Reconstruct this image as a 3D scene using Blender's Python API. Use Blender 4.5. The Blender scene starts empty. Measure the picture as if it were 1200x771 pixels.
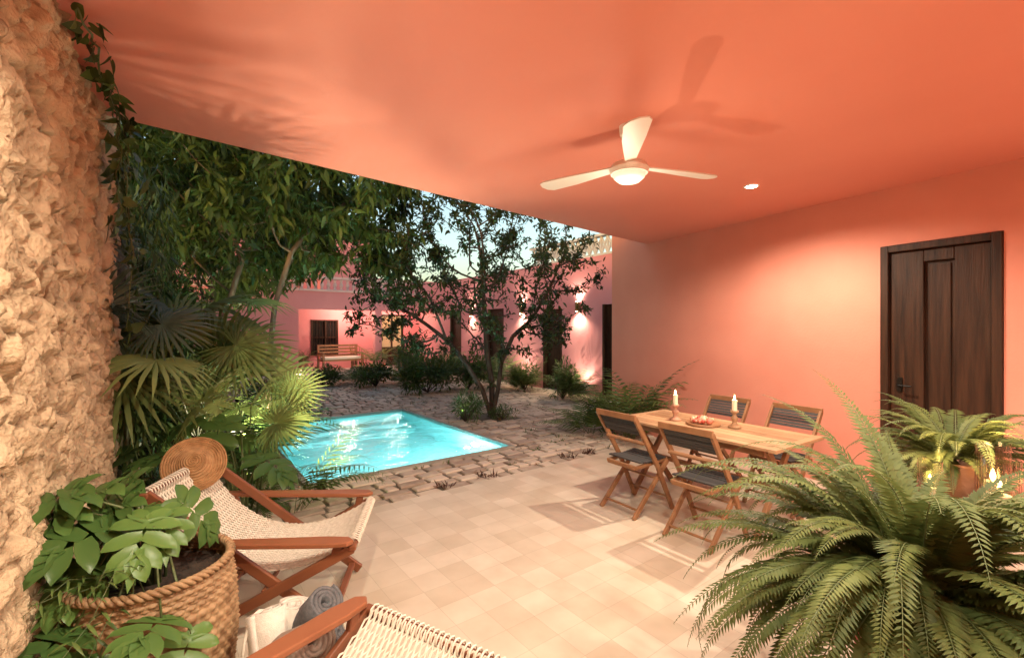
import bpy, math, random
import numpy as np
from mathutils import Vector, Matrix, noise
random.seed(7); rng=np.random.default_rng(7)
S=bpy.context.scene; COL=S.collection
R=math.radians
# ------------------------------------------------------------ helpers
def link(o,parent=None):
    COL.objects.link(o)
    if parent: o.parent=parent
    return o
def empty(name,loc=(0,0,0),rz=0):
    o=bpy.data.objects.new(name,None); o.location=loc; o.rotation_euler=(0,0,rz); o.empty_display_size=.1
    return link(o)
def np_mesh(name,V,F,mat,parent=None,tint=None,smooth=False):
    V=np.asarray(V,dtype=np.float32); F=np.asarray(F,dtype=np.int32)
    me=bpy.data.meshes.new(name); n=F.shape[1]
    me.vertices.add(len(V)); me.vertices.foreach_set('co',V.ravel())
    me.loops.add(F.size); me.loops.foreach_set('vertex_index',F.ravel())
    me.polygons.add(len(F)); me.polygons.foreach_set('loop_start',np.arange(0,F.size,n,dtype=np.int32))
    me.polygons.foreach_set('loop_total',np.full(len(F),n,dtype=np.int32))
    if smooth: me.polygons.foreach_set('use_smooth',np.ones(len(F),dtype=bool))
    me.update(calc_edges=True); me.validate()
    if tint is not None:
        a=me.attributes.new('tint','FLOAT','POINT'); a.data.foreach_set('value',np.asarray(tint,dtype=np.float32))
    me.materials.append(mat)
    return link(bpy.data.objects.new(name,me),parent)
class MB:
    def __init__(s): s.v=[];s.f=[];s.t=[]
    def add(s,V,F,t=.5):
        o=len(s.v); s.v.extend([tuple(p) for p in V]); s.f.extend([tuple(i+o for i in f) for f in F]); s.t.extend([t]*len(V))
    def box(s,c,d,rz=0,t=.5,M=None):
        x,y,z=[k/2 for k in d]; V=[Vector((a*x,b*y,e*z)) for e in(-1,1) for b in(-1,1) for a in(-1,1)]
        m=M if M is not None else Matrix.Rotation(rz,3,'Z')
        V=[m@p+Vector(c) for p in V]
        s.add(V,[(0,2,3,1),(4,5,7,6),(0,1,5,4),(2,6,7,3),(0,4,6,2),(1,3,7,5)],t)
    def span(s,a,b,t=.5):
        s.box([(a[i]+b[i])/2 for i in range(3)],[abs(b[i]-a[i]) for i in range(3)],t=t)
    def beam(s,p,q,w,h,t=.5,side=(0,1,0)):
        p=Vector(p);q=Vector(q);d=(q-p);L=d.length;d.normalize();sd=Vector(side);sd=(sd-d*sd.dot(d)).normalized();u=d.cross(sd)
        m=Matrix((d,sd,u)).transposed(); s.box((p+q)/2,(L,w,h),t=t,M=m)
    def tube(s,pts,rad,n=6,t=.5,cap=True):
        pts=[Vector(p) for p in pts]; N=len(pts); r=rad if hasattr(rad,'__len__') else [rad]*N
        V=[];ref=None
        for i,p in enumerate(pts):
            d=(pts[min(i+1,N-1)]-pts[max(i-1,0)]).normalized()
            if ref is None: ref=Vector((0,0,1)) if abs(d.z)<.9 else Vector((1,0,0))
            a=(ref-d*ref.dot(d)).normalized(); ref=a; b=d.cross(a)
            for k in range(n):
                th=2*math.pi*k/n; V.append(p+(a*math.cos(th)+b*math.sin(th))*r[i])
        F=[(i*n+k,i*n+(k+1)%n,(i+1)*n+(k+1)%n,(i+1)*n+k) for i in range(N-1) for k in range(n)]
        if cap: F+= [tuple(range(n))[::-1],tuple((N-1)*n+k for k in range(n))]
        s.add(V,F,t)
    def lathe(s,prof,c=(0,0,0),n=24,t=.5):
        V=[];c=Vector(c)
        for r,z in prof:
            for k in range(n):
                th=2*math.pi*k/n; V.append(c+Vector((r*math.cos(th),r*math.sin(th),z)))
        m=len(prof)
        F=[(i*n+k,i*n+(k+1)%n,(i+1)*n+(k+1)%n,(i+1)*n+k) for i in range(m-1) for k in range(n)]
        s.add(V,F,t)
    def prism(s,out,z0,z1,t=.5,M=None,off=(0,0,0)):
        n=len(out); V=[Vector((x,y,z0)) for x,y in out]+[Vector((x,y,z1)) for x,y in out]
        if M is not None: V=[M@p for p in V]
        V=[p+Vector(off) for p in V]
        F=[tuple(range(n))[::-1],tuple(range(n,2*n))]+[(i,(i+1)%n,n+(i+1)%n,n+i) for i in range(n)]
        s.add(V,F,t)
    def build(s,name,mat,parent=None,smooth=False,bevel=0,loc=None,rz=None):
        me=bpy.data.meshes.new(name); me.from_pydata(s.v,[],s.f)
        a=me.attributes.new('tint','FLOAT','POINT'); a.data.foreach_set('value',s.t)
        if smooth: me.polygons.foreach_set('use_smooth',[True]*len(me.polygons))
        me.materials.append(mat); o=bpy.data.objects.new(name,me); link(o,parent)
        if loc: o.location=loc
        if rz is not None: o.rotation_euler=(0,0,rz)
        if bevel:
            b=o.modifiers.new('b','BEVEL'); b.width=bevel; b.segments=2; b.limit_method='ANGLE'; b.angle_limit=R(40)
        return o
# ------------------------------------------------------------ materials
def base(name):
    m=bpy.data.materials.new(name); m.use_nodes=True; nt=m.node_tree; b=nt.nodes['Principled BSDF']
    return m,nt,b
def N(nt,ty,**k):
    n=nt.nodes.new(ty)
    for a,v in k.items(): setattr(n,a,v)
    return n
def noisy(name,c1,c2,scale=5,rough=.6,bump=.2,bscale=None,detail=6,spec=.5,stretch=None,usetint=False,rvar=.0,dist=.02,coord='Object'):
    m,nt,b=base(name); L=nt.links.new
    tc=N(nt,'ShaderNodeTexCoord'); mp=N(nt,'ShaderNodeMapping'); L(tc.outputs[coord],mp.inputs[0])
    if stretch: mp.inputs['Scale'].default_value=stretch
    n1=N(nt,'ShaderNodeTexNoise'); n1.inputs['Scale'].default_value=scale; n1.inputs['Detail'].default_value=detail; L(mp.outputs[0],n1.inputs[0])
    cr=N(nt,'ShaderNodeValToRGB'); cr.color_ramp.elements[0].position=.3; cr.color_ramp.elements[1].position=.7
    cr.color_ramp.elements[0].color=(*c1,1); cr.color_ramp.elements[1].color=(*c2,1)
    if usetint:
        at=N(nt,'ShaderNodeAttribute',attribute_name='tint'); ma=N(nt,'ShaderNodeMath',operation='MULTIPLY_ADD'); ma.inputs[1].default_value=.6; 
        m2=N(nt,'ShaderNodeMath',operation='MULTIPLY'); m2.inputs[1].default_value=.45; L(n1.outputs[0],m2.inputs[0]); L(at.outputs['Fac'],ma.inputs[0]); L(m2.outputs[0],ma.inputs[2]); L(ma.outputs[0],cr.inputs[0])
    else: L(n1.outputs[0],cr.inputs[0])
    L(cr.outputs[0],b.inputs['Base Color']); b.inputs['Roughness'].default_value=rough; b.inputs['Specular IOR Level'].default_value=spec
    if bump:
        n2=N(nt,'ShaderNodeTexNoise'); n2.inputs['Scale'].default_value=bscale or scale*6; n2.inputs['Detail'].default_value=5; L(mp.outputs[0],n2.inputs[0])
        bp=N(nt,'ShaderNodeBump'); bp.inputs['Strength'].default_value=bump; bp.inputs['Distance'].default_value=dist; L(n2.outputs[0],bp.inputs['Height']); L(bp.outputs[0],b.inputs['Normal'])
    return m
def leafm(name,dark,light,rough=.42,tr=.3):
    m,nt,b=base(name); L=nt.links.new
    at=N(nt,'ShaderNodeAttribute',attribute_name='tint'); tc=N(nt,'ShaderNodeTexCoord'); n1=N(nt,'ShaderNodeTexNoise'); n1.inputs['Scale'].default_value=3; L(tc.outputs['Object'],n1.inputs[0])
    ma=N(nt,'ShaderNodeMath',operation='MULTIPLY_ADD'); ma.inputs[1].default_value=.5; L(n1.outputs[0],ma.inputs[0]); 
    m2=N(nt,'ShaderNodeMath',operation='MULTIPLY_ADD'); m2.inputs[1].default_value=.8; m2.inputs[2].default_value=-.12; L(at.outputs['Fac'],m2.inputs[0]); L(m2.outputs[0],ma.inputs[2])
    cr=N(nt,'ShaderNodeValToRGB'); cr.color_ramp.elements[0].color=(*dark,1); cr.color_ramp.elements[1].color=(*light,1); L(ma.outputs[0],cr.inputs[0])
    L(cr.outputs[0],b.inputs['Base Color']); b.inputs['Roughness'].default_value=rough; b.inputs['Specular IOR Level'].default_value=.35
    t=N(nt,'ShaderNodeBsdfTranslucent'); L(cr.outputs[0],t.inputs[0]); mx=N(nt,'ShaderNodeMixShader'); mx.inputs[0].default_value=tr
    L(b.outputs[0],mx.inputs[1]); L(t.outputs[0],mx.inputs[2]); L(mx.outputs[0],nt.nodes['Material Output'].inputs[0])
    return m
def plain(name,c,rough=.5,metal=0,emit=None,es=0,trans=0):
    m,nt,b=base(name); b.inputs['Base Color'].default_value=(*c,1); b.inputs['Roughness'].default_value=rough; b.inputs['Metallic'].default_value=metal
    b.inputs['Transmission Weight'].default_value=trans
    if emit: b.inputs['Emission Color'].default_value=(*emit,1); b.inputs['Emission Strength'].default_value=es
    return m
M_wall=noisy('salmon_plaster',(.665,.25,.18),(.73,.295,.215),1.3,.75,.1,40,spec=.25)
M_ceil=noisy('salmon_ceiling',(.70,.245,.18),(.745,.28,.205),.7,.6,.05,30,spec=.3)
M_pink=noisy('pink_plaster',(.64,.25,.28),(.72,.31,.33),1.1,.8,.12,30,spec=.2)
M_white=noisy('white_plaster',(.62,.58,.55),(.75,.72,.68),3,.7,.1)
M_door=noisy('dark_wood',(.020,.009,.005),(.062,.026,.013),3,.5,.25,14,stretch=(9,9,.6),spec=.25)
M_teak=noisy('teak_wood',(.17,.075,.032),(.36,.18,.085),4,.5,.25,20,stretch=(3,3,3),usetint=True,dist=.004)
M_ttop=noisy('table_wood',(.26,.14,.07),(.48,.29,.16),4,.5,.25,25,usetint=True,dist=.003)
M_loung=noisy('lounge_wood',(.12,.035,.015),(.28,.10,.045),5,.38,.2,20,usetint=True,dist=.003)
M_black=noisy('black_webbing',(.018,.017,.018),(.05,.047,.046),30,.8,.4,150,usetint=True,dist=.003)
M_rope=noisy('cotton_rope',(.60,.54,.44),(.76,.70,.60),40,.9,.5,300,dist=.002)
M_wick=noisy('wicker',(.20,.11,.05),(.42,.27,.14),18,.65,.3,90,dist=.003)
M_straw=noisy('straw',(.24,.12,.045),(.44,.25,.11),25,.7,.4,120,dist=.003)
M_bark=noisy('bark',(.03,.02,.013),(.09,.06,.04),9,.9,.8,30,stretch=(1,1,.4))
M_bark2=noisy('pale_bark',(.13,.09,.055),(.26,.19,.12),9,.9,.8,30,stretch=(1,1,.4))
M_soil=noisy('soil',(.018,.012,.008),(.07,.045,.03),6,.95,.8,30)
M_pave=noisy('paver_stone',(.31,.23,.175),(.62,.51,.41),9,.62,.7,40,usetint=True,dist=.01,spec=.4)
M_grout=noisy('paver_joint',(.12,.095,.07),(.2,.16,.12),9,.95,.5,60)
M_rub=noisy('limestone_rubble',(.22,.145,.085),(.57,.435,.28),14,.92,1.0,45,usetint=True,dist=.02,spec=.12)
M_stone2=noisy('old_stone_wall',(.10,.075,.05),(.30,.24,.18),5,.95,1,14,dist=.08)
M_terra=noisy('terracotta_red',(.33,.05,.035),(.48,.09,.06),5,.6,.2,40)
M_terra2=noisy('terracotta_pale',(.42,.20,.13),(.55,.30,.2),5,.7,.2,40)
M_fanw=plain('fan_white',(.8,.74,.68),.4)
M_metal=plain('black_iron',(.015,.013,.012),.4,.6)
M_wax=plain('candle_wax',(.85,.78,.62),.5,emit=(1,.6,.25),es=.15)
M_flame=plain('flame',(1,.7,.3),.5,emit=(1,.62,.22),es=40)
M_bulb=plain('lamp_bulb',(1,.9,.8),.5,emit=(1,.82,.58),es=90)
M_diff=plain('lamp_diffuser',(.9,.85,.75),.5,emit=(1,.84,.64),es=.45)
M_glass=plain('lantern_glass',(1,.97,.92),.02,trans=1)
M_win=plain('window_glass',(.02,.02,.02),.08)
M_tow1=noisy('towel_taupe',(.30,.23,.19),(.40,.32,.27),60,.95,.9,250,dist=.004)
M_tow2=noisy('towel_grey',(.09,.09,.10),(.16,.155,.16),60,.95,.9,250,dist=.004)
M_tow3=noisy('towel_white',(.66,.60,.52),(.76,.70,.62),60,.95,.9,250,dist=.004)
G_mango=leafm('leaf_canopy',(.018,.045,.012),(.14,.21,.04))
G_tree=leafm('leaf_citrus',(.012,.027,.009),(.075,.11,.03))
G_fan=leafm('leaf_fanpalm',(.08,.12,.035),(.27,.34,.11),.45,.3)
G_blue=leafm('leaf_bluepalm',(.05,.085,.06),(.15,.21,.15),.45,.2)
G_fern=leafm('leaf_fern',(.04,.066,.016),(.175,.205,.06),.6,.3)
G_phil=leafm('leaf_philodendron',(.035,.085,.022),(.14,.25,.06),.34,.22)
G_shrub=leafm('leaf_shrub',(.02,.05,.014),(.12,.19,.045))
G_palm=leafm('leaf_areca',(.035,.07,.02),(.18,.26,.07))
G_red=leafm('leaf_red',(.05,.02,.02),(.16,.08,.05))
G_dry=leafm('leaf_fallen',(.06,.035,.015),(.20,.13,.05),.7,.1)
M_stem=plain('green_stem',(.10,.13,.045),.5)
def tile_mat():
    m,nt,b=base('cement_tile'); L=nt.links.new
    tc=N(nt,'ShaderNodeTexCoord'); br=N(nt,'ShaderNodeTexBrick'); br.offset=0; br.squash=1
    L(tc.outputs['Object'],br.inputs[0])
    for k,v in (('Scale',1),('Mortar Size',.0012),('Mortar Smooth',.3),('Brick Width',.2),('Row Height',.2),('Bias',0)): br.inputs[k].default_value=v
    br.inputs['Color1'].default_value=(.585,.49,.38,1); br.inputs['Color2'].default_value=(.69,.60,.49,1); br.inputs['Mortar'].default_value=(.43,.35,.27,1)
    n1=N(nt,'ShaderNodeTexNoise'); n1.inputs['Scale'].default_value=4; n1.inputs['Detail'].default_value=8; L(tc.outputs['Object'],n1.inputs[0])
    cr=N(nt,'ShaderNodeValToRGB'); cr.color_ramp.elements[0].position=.3; cr.color_ramp.elements[1].position=.75; cr.color_ramp.elements[0].color=(.84,.81,.77,1); cr.color_ramp.elements[1].color=(1,1,1,1); L(n1.outputs[0],cr.inputs[0])
    mx=N(nt,'ShaderNodeMix',data_type='RGBA',blend_type='MULTIPLY'); mx.inputs[0].default_value=1; L(br.outputs[0],mx.inputs[6]); L(cr.outputs[0],mx.inputs[7]); L(mx.outputs[2],b.inputs['Base Color'])
    rr=N(nt,'ShaderNodeMapRange'); rr.inputs[3].default_value=.28; rr.inputs[4].default_value=.5; L(n1.outputs[0],rr.inputs[0]); L(rr.outputs[0],b.inputs['Roughness'])
    bp=N(nt,'ShaderNodeBump'); bp.inputs['Strength'].default_value=.3; bp.inputs['Distance'].default_value=.002; bp.invert=True; L(br.outputs['Fac'],bp.inputs['Height']); L(bp.outputs[0],b.inputs['Normal'])
    return m
M_tile=tile_mat()
def water_mat():
    m,nt,b=base('pool_water'); L=nt.links.new; nt.nodes.remove(b)
    g=N(nt,'ShaderNodeBsdfGlass'); g.inputs['IOR'].default_value=1.33; g.inputs['Roughness'].default_value=0; g.inputs[0].default_value=(.80,1,.98,1)
    tc=N(nt,'ShaderNodeTexCoord'); n1=N(nt,'ShaderNodeTexNoise'); n1.inputs['Scale'].default_value=3.5; n1.inputs['Detail'].default_value=4; L(tc.outputs['Object'],n1.inputs[0])
    bp=N(nt,'ShaderNodeBump'); bp.inputs['Strength'].default_value=.8; bp.inputs['Distance'].default_value=.05; L(n1.outputs[0],bp.inputs['Height']); L(bp.outputs[0],g.inputs['Normal'])
    L(g.outputs[0],nt.nodes['Material Output'].inputs[0]); return m
M_water=water_mat()
M_basin=noisy('pool_plaster',(.20,.52,.54),(.27,.60,.615),1.5,.7,.1,20)
# ------------------------------------------------------------ foliage
def T_leaf(w,fold=.06,droop=.12):
    V=np.array([(0,0,0),(-w/2,.38,fold),(0,.42,0),(w/2,.38,fold),(-w*.33,.72,fold*.6-droop*.4),(0,.74,-droop*.45),(w*.33,.72,fold*.6-droop*.4),(0,1,-droop)])
    F=np.array([(0,2,1),(0,3,2),(1,2,5),(1,5,4),(2,3,6),(2,6,5),(4,5,7),(5,6,7)]); return V,F
def T_small(w):
    V=np.array([(0,0,0),(-w/2,.42,.04),(w/2,.42,.04),(0,1,-.06)]); F=np.array([(0,2,1),(1,2,3)]); return V,F
def T_lobed():
    V=[];F=[]
    L=[(-.10,128,.40),(.10,96,.50),(.30,72,.52),(.50,52,.44),(.66,34,.34)]
    for sg in(-1,1):
        for y0,ang,ln in L:
            a=R(ang); d=np.array([math.sin(a)*sg,math.cos(a)]); q=np.array([-d[1],d[0]]); o=len(V); b=np.array([0,max(0,y0)+.04])
            for f,w in((0,.085),(.35,.12),(.68,.115),(.88,.07)):
                for s in(-1,0,1):
                    p=b+d*ln*f+q*w*s; V.append((p[0],p[1],(.035 if s else .0)+.05*f-.13*f*f))
            p=b+d*ln; V.append((p[0],p[1],-.1))
            for i in range(3):
                for c in(0,1):
                    A,B_=o+i*3+c,o+i*3+c+1; C,D_=o+(i+1)*3+c,o+(i+1)*3+c+1; F+=[(A,B_,D_),(A,D_,C)]
            F+=[(o+9,o+10,o+12),(o+10,o+11,o+12)]
    o=len(V); V+=[(-.07,.55,.03),(0,.55,0),(.07,.55,.03),(-.13,.8,.02),(0,.8,-.01),(.13,.8,.02),(0,1.12,-.08)]
    F+=[(o,o+1,o+4),(o,o+4,o+3),(o+1,o+2,o+5),(o+1,o+5,o+4),(o+3,o+4,o+6),(o+4,o+5,o+6)]
    V=np.array(V,float); V[:,2]-=.18*V[:,1]**2
    return V,np.array(F)
def T_fan(n=32,span=310):
    V=[(0,0,0)];F=[]
    for i in range(n):
        a=R(-span/2+span*(i+.5)/n); da=R(span/n/2)
        rr=1*(.86+.14*math.cos(a)); z=.03
        def P(r,an,zz): return (r*math.sin(an),r*math.cos(an),zz-.25*r**2.5+.03*math.sin(i*2.3)*r)
        o=len(V); V+=[P(.36*rr,a-da,-.01),P(.36*rr,a,z),P(.36*rr,a+da,-.01),P(.7*rr,a-da*.46,0),P(.7*rr,a+da*.46,0),P(rr,a,-.05)]
        F+=[(0,o+1,o),(0,o+2,o+1),(o,o+1,o+3),(o+1,o+4,o+3),(o+1,o+2,o+4),(o+3,o+4,o+5)]
    return np.array(V),np.array(F)
def T_heart():
    out=[(0,-.0),(-.18,-.16),(-.34,-.12),(-.42,.08),(-.40,.32),(-.28,.6),(-.12,.85),(0,1.02),(.12,.85),(.28,.6),(.40,.32),(.42,.08),(.34,-.12),(.18,-.16)]
    V=[(x,y,.10*abs(x)-.2*y*y) for x,y in out]+[(0,.3,-.03)]; n=len(out)
    F=[(n,(i+1)%n,i) for i in range(n)]; return np.array(V),np.array(F)
TM={'leaf':T_leaf(.36),'mango':T_leaf(.27,.04,.2),'narrow':T_leaf(.16,.03,.2),'small':T_small(.42),'pinna':T_small(.27),'palmlet':T_leaf(.11,.015,.18),'lobed':T_lobed(),'fan':T_fan(),'heart':T_heart()}
class Fol:
    def __init__(s): s.d={}; s.st=MB()
    def add(s,k,p,d,n,sc,t=None):
        s.d.setdefault(k,[]).append((*p,*d,*n,sc,random.random() if t is None else t))
    def build(s,name,mat,parent=None,stem=None):
        Vs=[];Fs=[];Ts=[];off=0
        for k,rows in s.d.items():
            A=np.array(rows); P=A[:,:3]; d=A[:,3:6]; n=A[:,6:9]; sc=A[:,9]; t=A[:,10]
            d=d/np.linalg.norm(d,axis=1,keepdims=True); x=np.cross(d,n); x/=np.linalg.norm(x,axis=1,keepdims=True)+1e-9; z=np.cross(x,d)
            tv,tf=TM[k]; Rm=np.stack([x,d,z],axis=2)
            V=np.einsum('nij,kj->nki',Rm,tv)*sc[:,None,None]+P[:,None,:]
            F=tf[None]+np.arange(len(A))[:,None,None]*len(tv)+off
            Vs.append(V.reshape(-1,3)); Fs.append(F.reshape(-1,3)); Ts.append(np.repeat(t,len(tv))); off+=len(A)*len(tv)
        o=np_mesh(name,np.concatenate(Vs),np.concatenate(Fs),mat,parent,np.concatenate(Ts))
        if s.st.v: s.st.build('stems',stem or M_stem,parent,smooth=True)
        return o
def rdir(up=0.0):
    v=Vector((random.gauss(0,1),random.gauss(0,1),random.gauss(0,1)+up)); return v.normalized()
def frond(fo,p0,az,L,el,bend,npair,pl,key='pinna',t=None,rad=.003,tw=.5,start=.08,fwd=.35,hang=.15):
    p=Vector(p0); h=Vector((math.cos(az),math.sin(az),0)); e=el; n=npair; st=L/n; pts=[p.copy()]
    side=Vector((-h.y,h.x,0)); tt=random.random() if t is None else t
    for i in range(n):
        f=(i+.5)/n; e-=bend/n*(.4+1.2*f); d=h*math.cos(e)+Vector((0,0,math.sin(e))); p=p+d*st; pts.append(p.copy())
        up=Vector((-h.x*math.sin(e),-h.y*math.sin(e),math.cos(e)))
        if f<start: continue
        prof=(math.sin(math.pi*min(1,(f*.93+.07)**.62)))**.75 if f<.999 else .1
        q=pl*max(.1,prof)
        for sg in(-1,1):
            dd=(side*sg+d*(fwd+.5*f)+up*(-hang+random.uniform(-.12,.12))).normalized()
            fo.add(key,p,dd,up+side*sg*random.uniform(-.2,.2),q*random.uniform(.9,1.08),min(1,max(0,tt*.8+f*.2+random.uniform(-.1,.1))))
    q=pts[::3]+[pts[-1]]; fo.st.tube(q,[rad*(1-.75*k/len(q)) for k in range(len(q))],4,cap=False)
def fern(name,loc,n,L,pl=.075,key='pinna',mat=None,el=(.1,1.35),bend=(1.5,2.6),npair=42,pot=None,spread=.08,sec=(0,2*math.pi),sx=1.0):
    e=empty(name,loc); fo=Fol()
    for i in range(n):
        az=random.uniform(*sec); E=random.uniform(*el); l=L*(sx if math.cos(az)>.25 else 1)
        frond(fo,(math.cos(az)*spread*random.random(),math.sin(az)*spread*random.random(),0),az,l*random.uniform(.7,1.08),E,random.uniform(*bend),npair,pl*random.uniform(.85,1.1),key)
    fo.build('fronds',mat or G_fern,e); return e
def palm(name,loc,n,L,pl,mat=None,npair=24,el=(.6,1.4),bend=(1.1,1.9),spread=.1,sec=(0,2*math.pi)):
    return fern(name,loc,n,L,pl,'palmlet',mat or G_palm,el,bend,npair,spread=spread,sec=sec)
def fanpalm(name,loc,H,n,Rr,mat=None,lean=.35,trunk=True,sec=(0,6.283)):
    e=empty(name,loc); fo=Fol()
    if trunk: fo.st.tube([(0,0,0),(.02,.01,H*.25),(0,.03,H*.45)],[.035,.03,.022],8)
    for i in range(n):
        az=random.uniform(*sec); h=Vector((math.cos(az),math.sin(az),0)); zz=H*random.uniform(.55,1.05); rr=random.uniform(.25,.75)*lean*H/1.2+.1
        b=Vector((0,0,H*.4)) if trunk else Vector((random.uniform(-.1,.1),random.uniform(-.1,.1),0))
        tip=h*rr+Vector((0,0,zz)); mid=b.lerp(tip,.55)+Vector((0,0,.12))
        fo.st.tube([b,mid,tip],[.009,.007,.006],5)
        d=(h*random.uniform(.5,1)+Vector((0,0,random.uniform(-.4,.75)))); nn=Vector((.2,-.5,.7))+h*random.uniform(-.3,.9)+rdir()*.3
        fo.add('fan',tip,d,nn,Rr*random.uniform(.8,1.15))
    fo.build('fronds',mat or G_fan,e); return e
def bigleaf(name,loc,n,H,sz,key,mat,sec=(0,6.283),rmax=.45):
    e=empty(name,loc); fo=Fol()
    for i in range(n):
        az=random.uniform(*sec); h=Vector((math.cos(az),math.sin(az),0)); f=random.random(); zz=H*(.35+.65*f); rr=rmax*(.3+.8*random.random())*(1.15-.6*f)
        b=h*.03; tip=h*rr+Vector((0,0,zz)); mid=b.lerp(tip,.5)+Vector((0,0,.1))-h*.03
        fo.st.tube([b,mid,tip],[.009,.007,.005],5)
        fo.add(key,tip,h+Vector((0,0,random.uniform(-.7,.1)))+rdir()*.25,Vector((0,-.2,1))+h*.5+rdir()*.2,sz*random.uniform(.7,1.15))
    fo.build('leaves',mat,e); return e
def bush(name,loc,rad,n,ls,mat,key='leaf',clumps=14,up=.3):
    e=empty(name,loc); fo=Fol(); rx,ry,rz=rad
    C=[]
    for c in range(clumps):
        v=rdir(.3); q=random.uniform(.35,.85); C.append((Vector((v.x*rx*q,v.y*ry*q,abs(v.z)*rz*q+rz*.35)),random.uniform(.25,.45),random.uniform(.0,.6)))
        fo.st.tube([(0,0,0),C[-1][0]*.6+rdir()*.05,C[-1][0]],[.012,.008,.004],5)
    for i in range(n):
        c,cr,ct=random.choice(C); v=rdir(); r=random.random()**.5*cr
        p=c+Vector((v.x*rx*r,v.y*ry*r,v.z*rz*r)); p.z=max(.02,p.z)
        fo.add(key,p,(v+Vector((0,0,up))+rdir()*.6),Vector((0,0,1))+rdir()*.7,ls*random.uniform(.6,1.2),min(1,max(0,ct+random.uniform(0,.4))))
    fo.build('foliage',mat,e,M_bark); return e
def colonize(pts,par,att,step,di,dk,iters):
    P=[np.array(p,float) for p in pts]; par=list(par); A=att.copy()
    for it in range(iters):
        if len(A)==0: break
        PA=np.array(P); D=((A[:,None,:]-PA[None])**2).sum(2); nn=D.argmin(1); dm=np.sqrt(D[np.arange(len(A)),nn])
        keep=dm>dk; use=keep&(dm<di); 
        new=[]
        for k in np.unique(nn[use]):
            v=(A[use&(nn==k)]-PA[k]); v=(v/np.linalg.norm(v,axis=1,keepdims=True)).sum(0)+rng.normal(0,.25,3); v/=np.linalg.norm(v)+1e-9
            new.append((PA[k]+v*step,k))
        A=A[keep]
        if not new: break
        for q,k in new:
            P.append(q); par.append(int(k))
        if len(P)>2600: break
    return np.array(P),par
def tree_mesh(P,par,r0,ex,mb,maxr):
    n=len(P); acc=np.zeros(n); 
    for i in range(n-1,-1,-1):
        if acc[i]==0: acc[i]=r0**ex
        if par[i]>=0: acc[par[i]]+=acc[i]
    r=np.minimum(acc**(1/ex),maxr)
    for i in range(n):
        if par[i]>=0:
            a=P[par[i]]; b=P[i]; mb.tube([a,b],[min(r[par[i]],r[i]*1.35),r[i]],7 if r[i]>.02 else 4,cap=False)
    return r
def tree(name,loc,trunks,att,step,leafn,ls,key,mat,bark,spread,r0=.005,ex=2.3,maxr=.14,down=0.0,di=2.5,dk=.22):
    e=empty(name,loc); pts=[];par=[]
    for tr in trunks:
        for i,p in enumerate(tr):
            pts.append(p); par.append(-1 if i==0 else len(pts)-2)
    P,par=colonize(pts,par,att,step,di,dk,70); mb=MB(); r=tree_mesh(P,par,r0,ex,mb,maxr); mb.build('trunk_and_limbs',bark,e,smooth=True)
    fo=Fol(); thin=[i for i in range(len(P)) if r[i]<r0*2.6]
    w=[random.random()**2+.05 for _ in thin]
    for i in random.choices(thin,weights=w,k=leafn):
        v=rdir(); p=Vector(P[i])+v*random.random()*spread
        d=rdir()+Vector((0,0,down))
        fo.add(key,p,d,Vector((0,0,1))+rdir()*.8,ls*random.uniform(.6,1.2),min(1,max(0,.4+.45*noise.noise(p*1.3)+random.uniform(-.25,.35))))
    fo.build('foliage',mat,e); return e
# ============================================================ SETTING
O=(-.04,6.53); RZ=R(37); ca,sa=math.cos(RZ),math.sin(RZ)
def C2W(i,j): return (O[0]+i*ca-j*sa, O[1]+i*sa+j*ca)
PW,PL=2.65,3.7
B=90; V=[(-B,-B),(B,-B),(B,B),(-B,B),(-PW,0),(0,0),(0,PL),(-PW,PL)]
mb=MB(); mb.add([(x,y,-.06) for x,y in V],[(0,1,5,4),(1,2,6,5),(2,3,7,6),(3,0,4,7)]); mb.build('ground',M_soil,loc=(O[0],O[1],0),rz=RZ)
def W2C(x,y): dx,dy=x-O[0],y-O[1]; return (dx*ca+dy*sa,-dx*sa+dy*ca)
i0,_=W2C(-2.78,3.14); i1,_=W2C(2.38,7.0)
loc=[(i0,-1.05),(W2C(.03,-.95)),(W2C(7.1,-2.1)),W2C(2.45,6.9),(i1,-1.05)]
mb=MB(); mb.prism(loc,-.12,0.0); mb.build('terrace_floor',M_tile,loc=(O[0],O[1],0),rz=RZ,bevel=.004)
mb=MB(); mb.add([(-3.6,-1.04,-.035),(0,-1.04,-.035),(0,0,-.035),(-3.6,0,-.035), (0,0,-.035),(8,-1.04,-.035),(8,12,-.035),(0,12,-.035), (-3.6,0,-.035),(-PW,0,-.035),(-PW,PL,-.035),(-3.6,PL,-.035),(-5,PL,-.035),(0,PL,-.035),(0,12,-.035),(-5,12,-.035),(0,-1.04,-.035)],
 [(0,1,2,3),(16,5,6,7),(8,9,10,11),(12,13,14,15)])
mb.build('paver_bedding',M_grout,loc=(O[0],O[1],0),rz=RZ)
mb=MB(); j=-1.04; joints=[]
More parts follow.
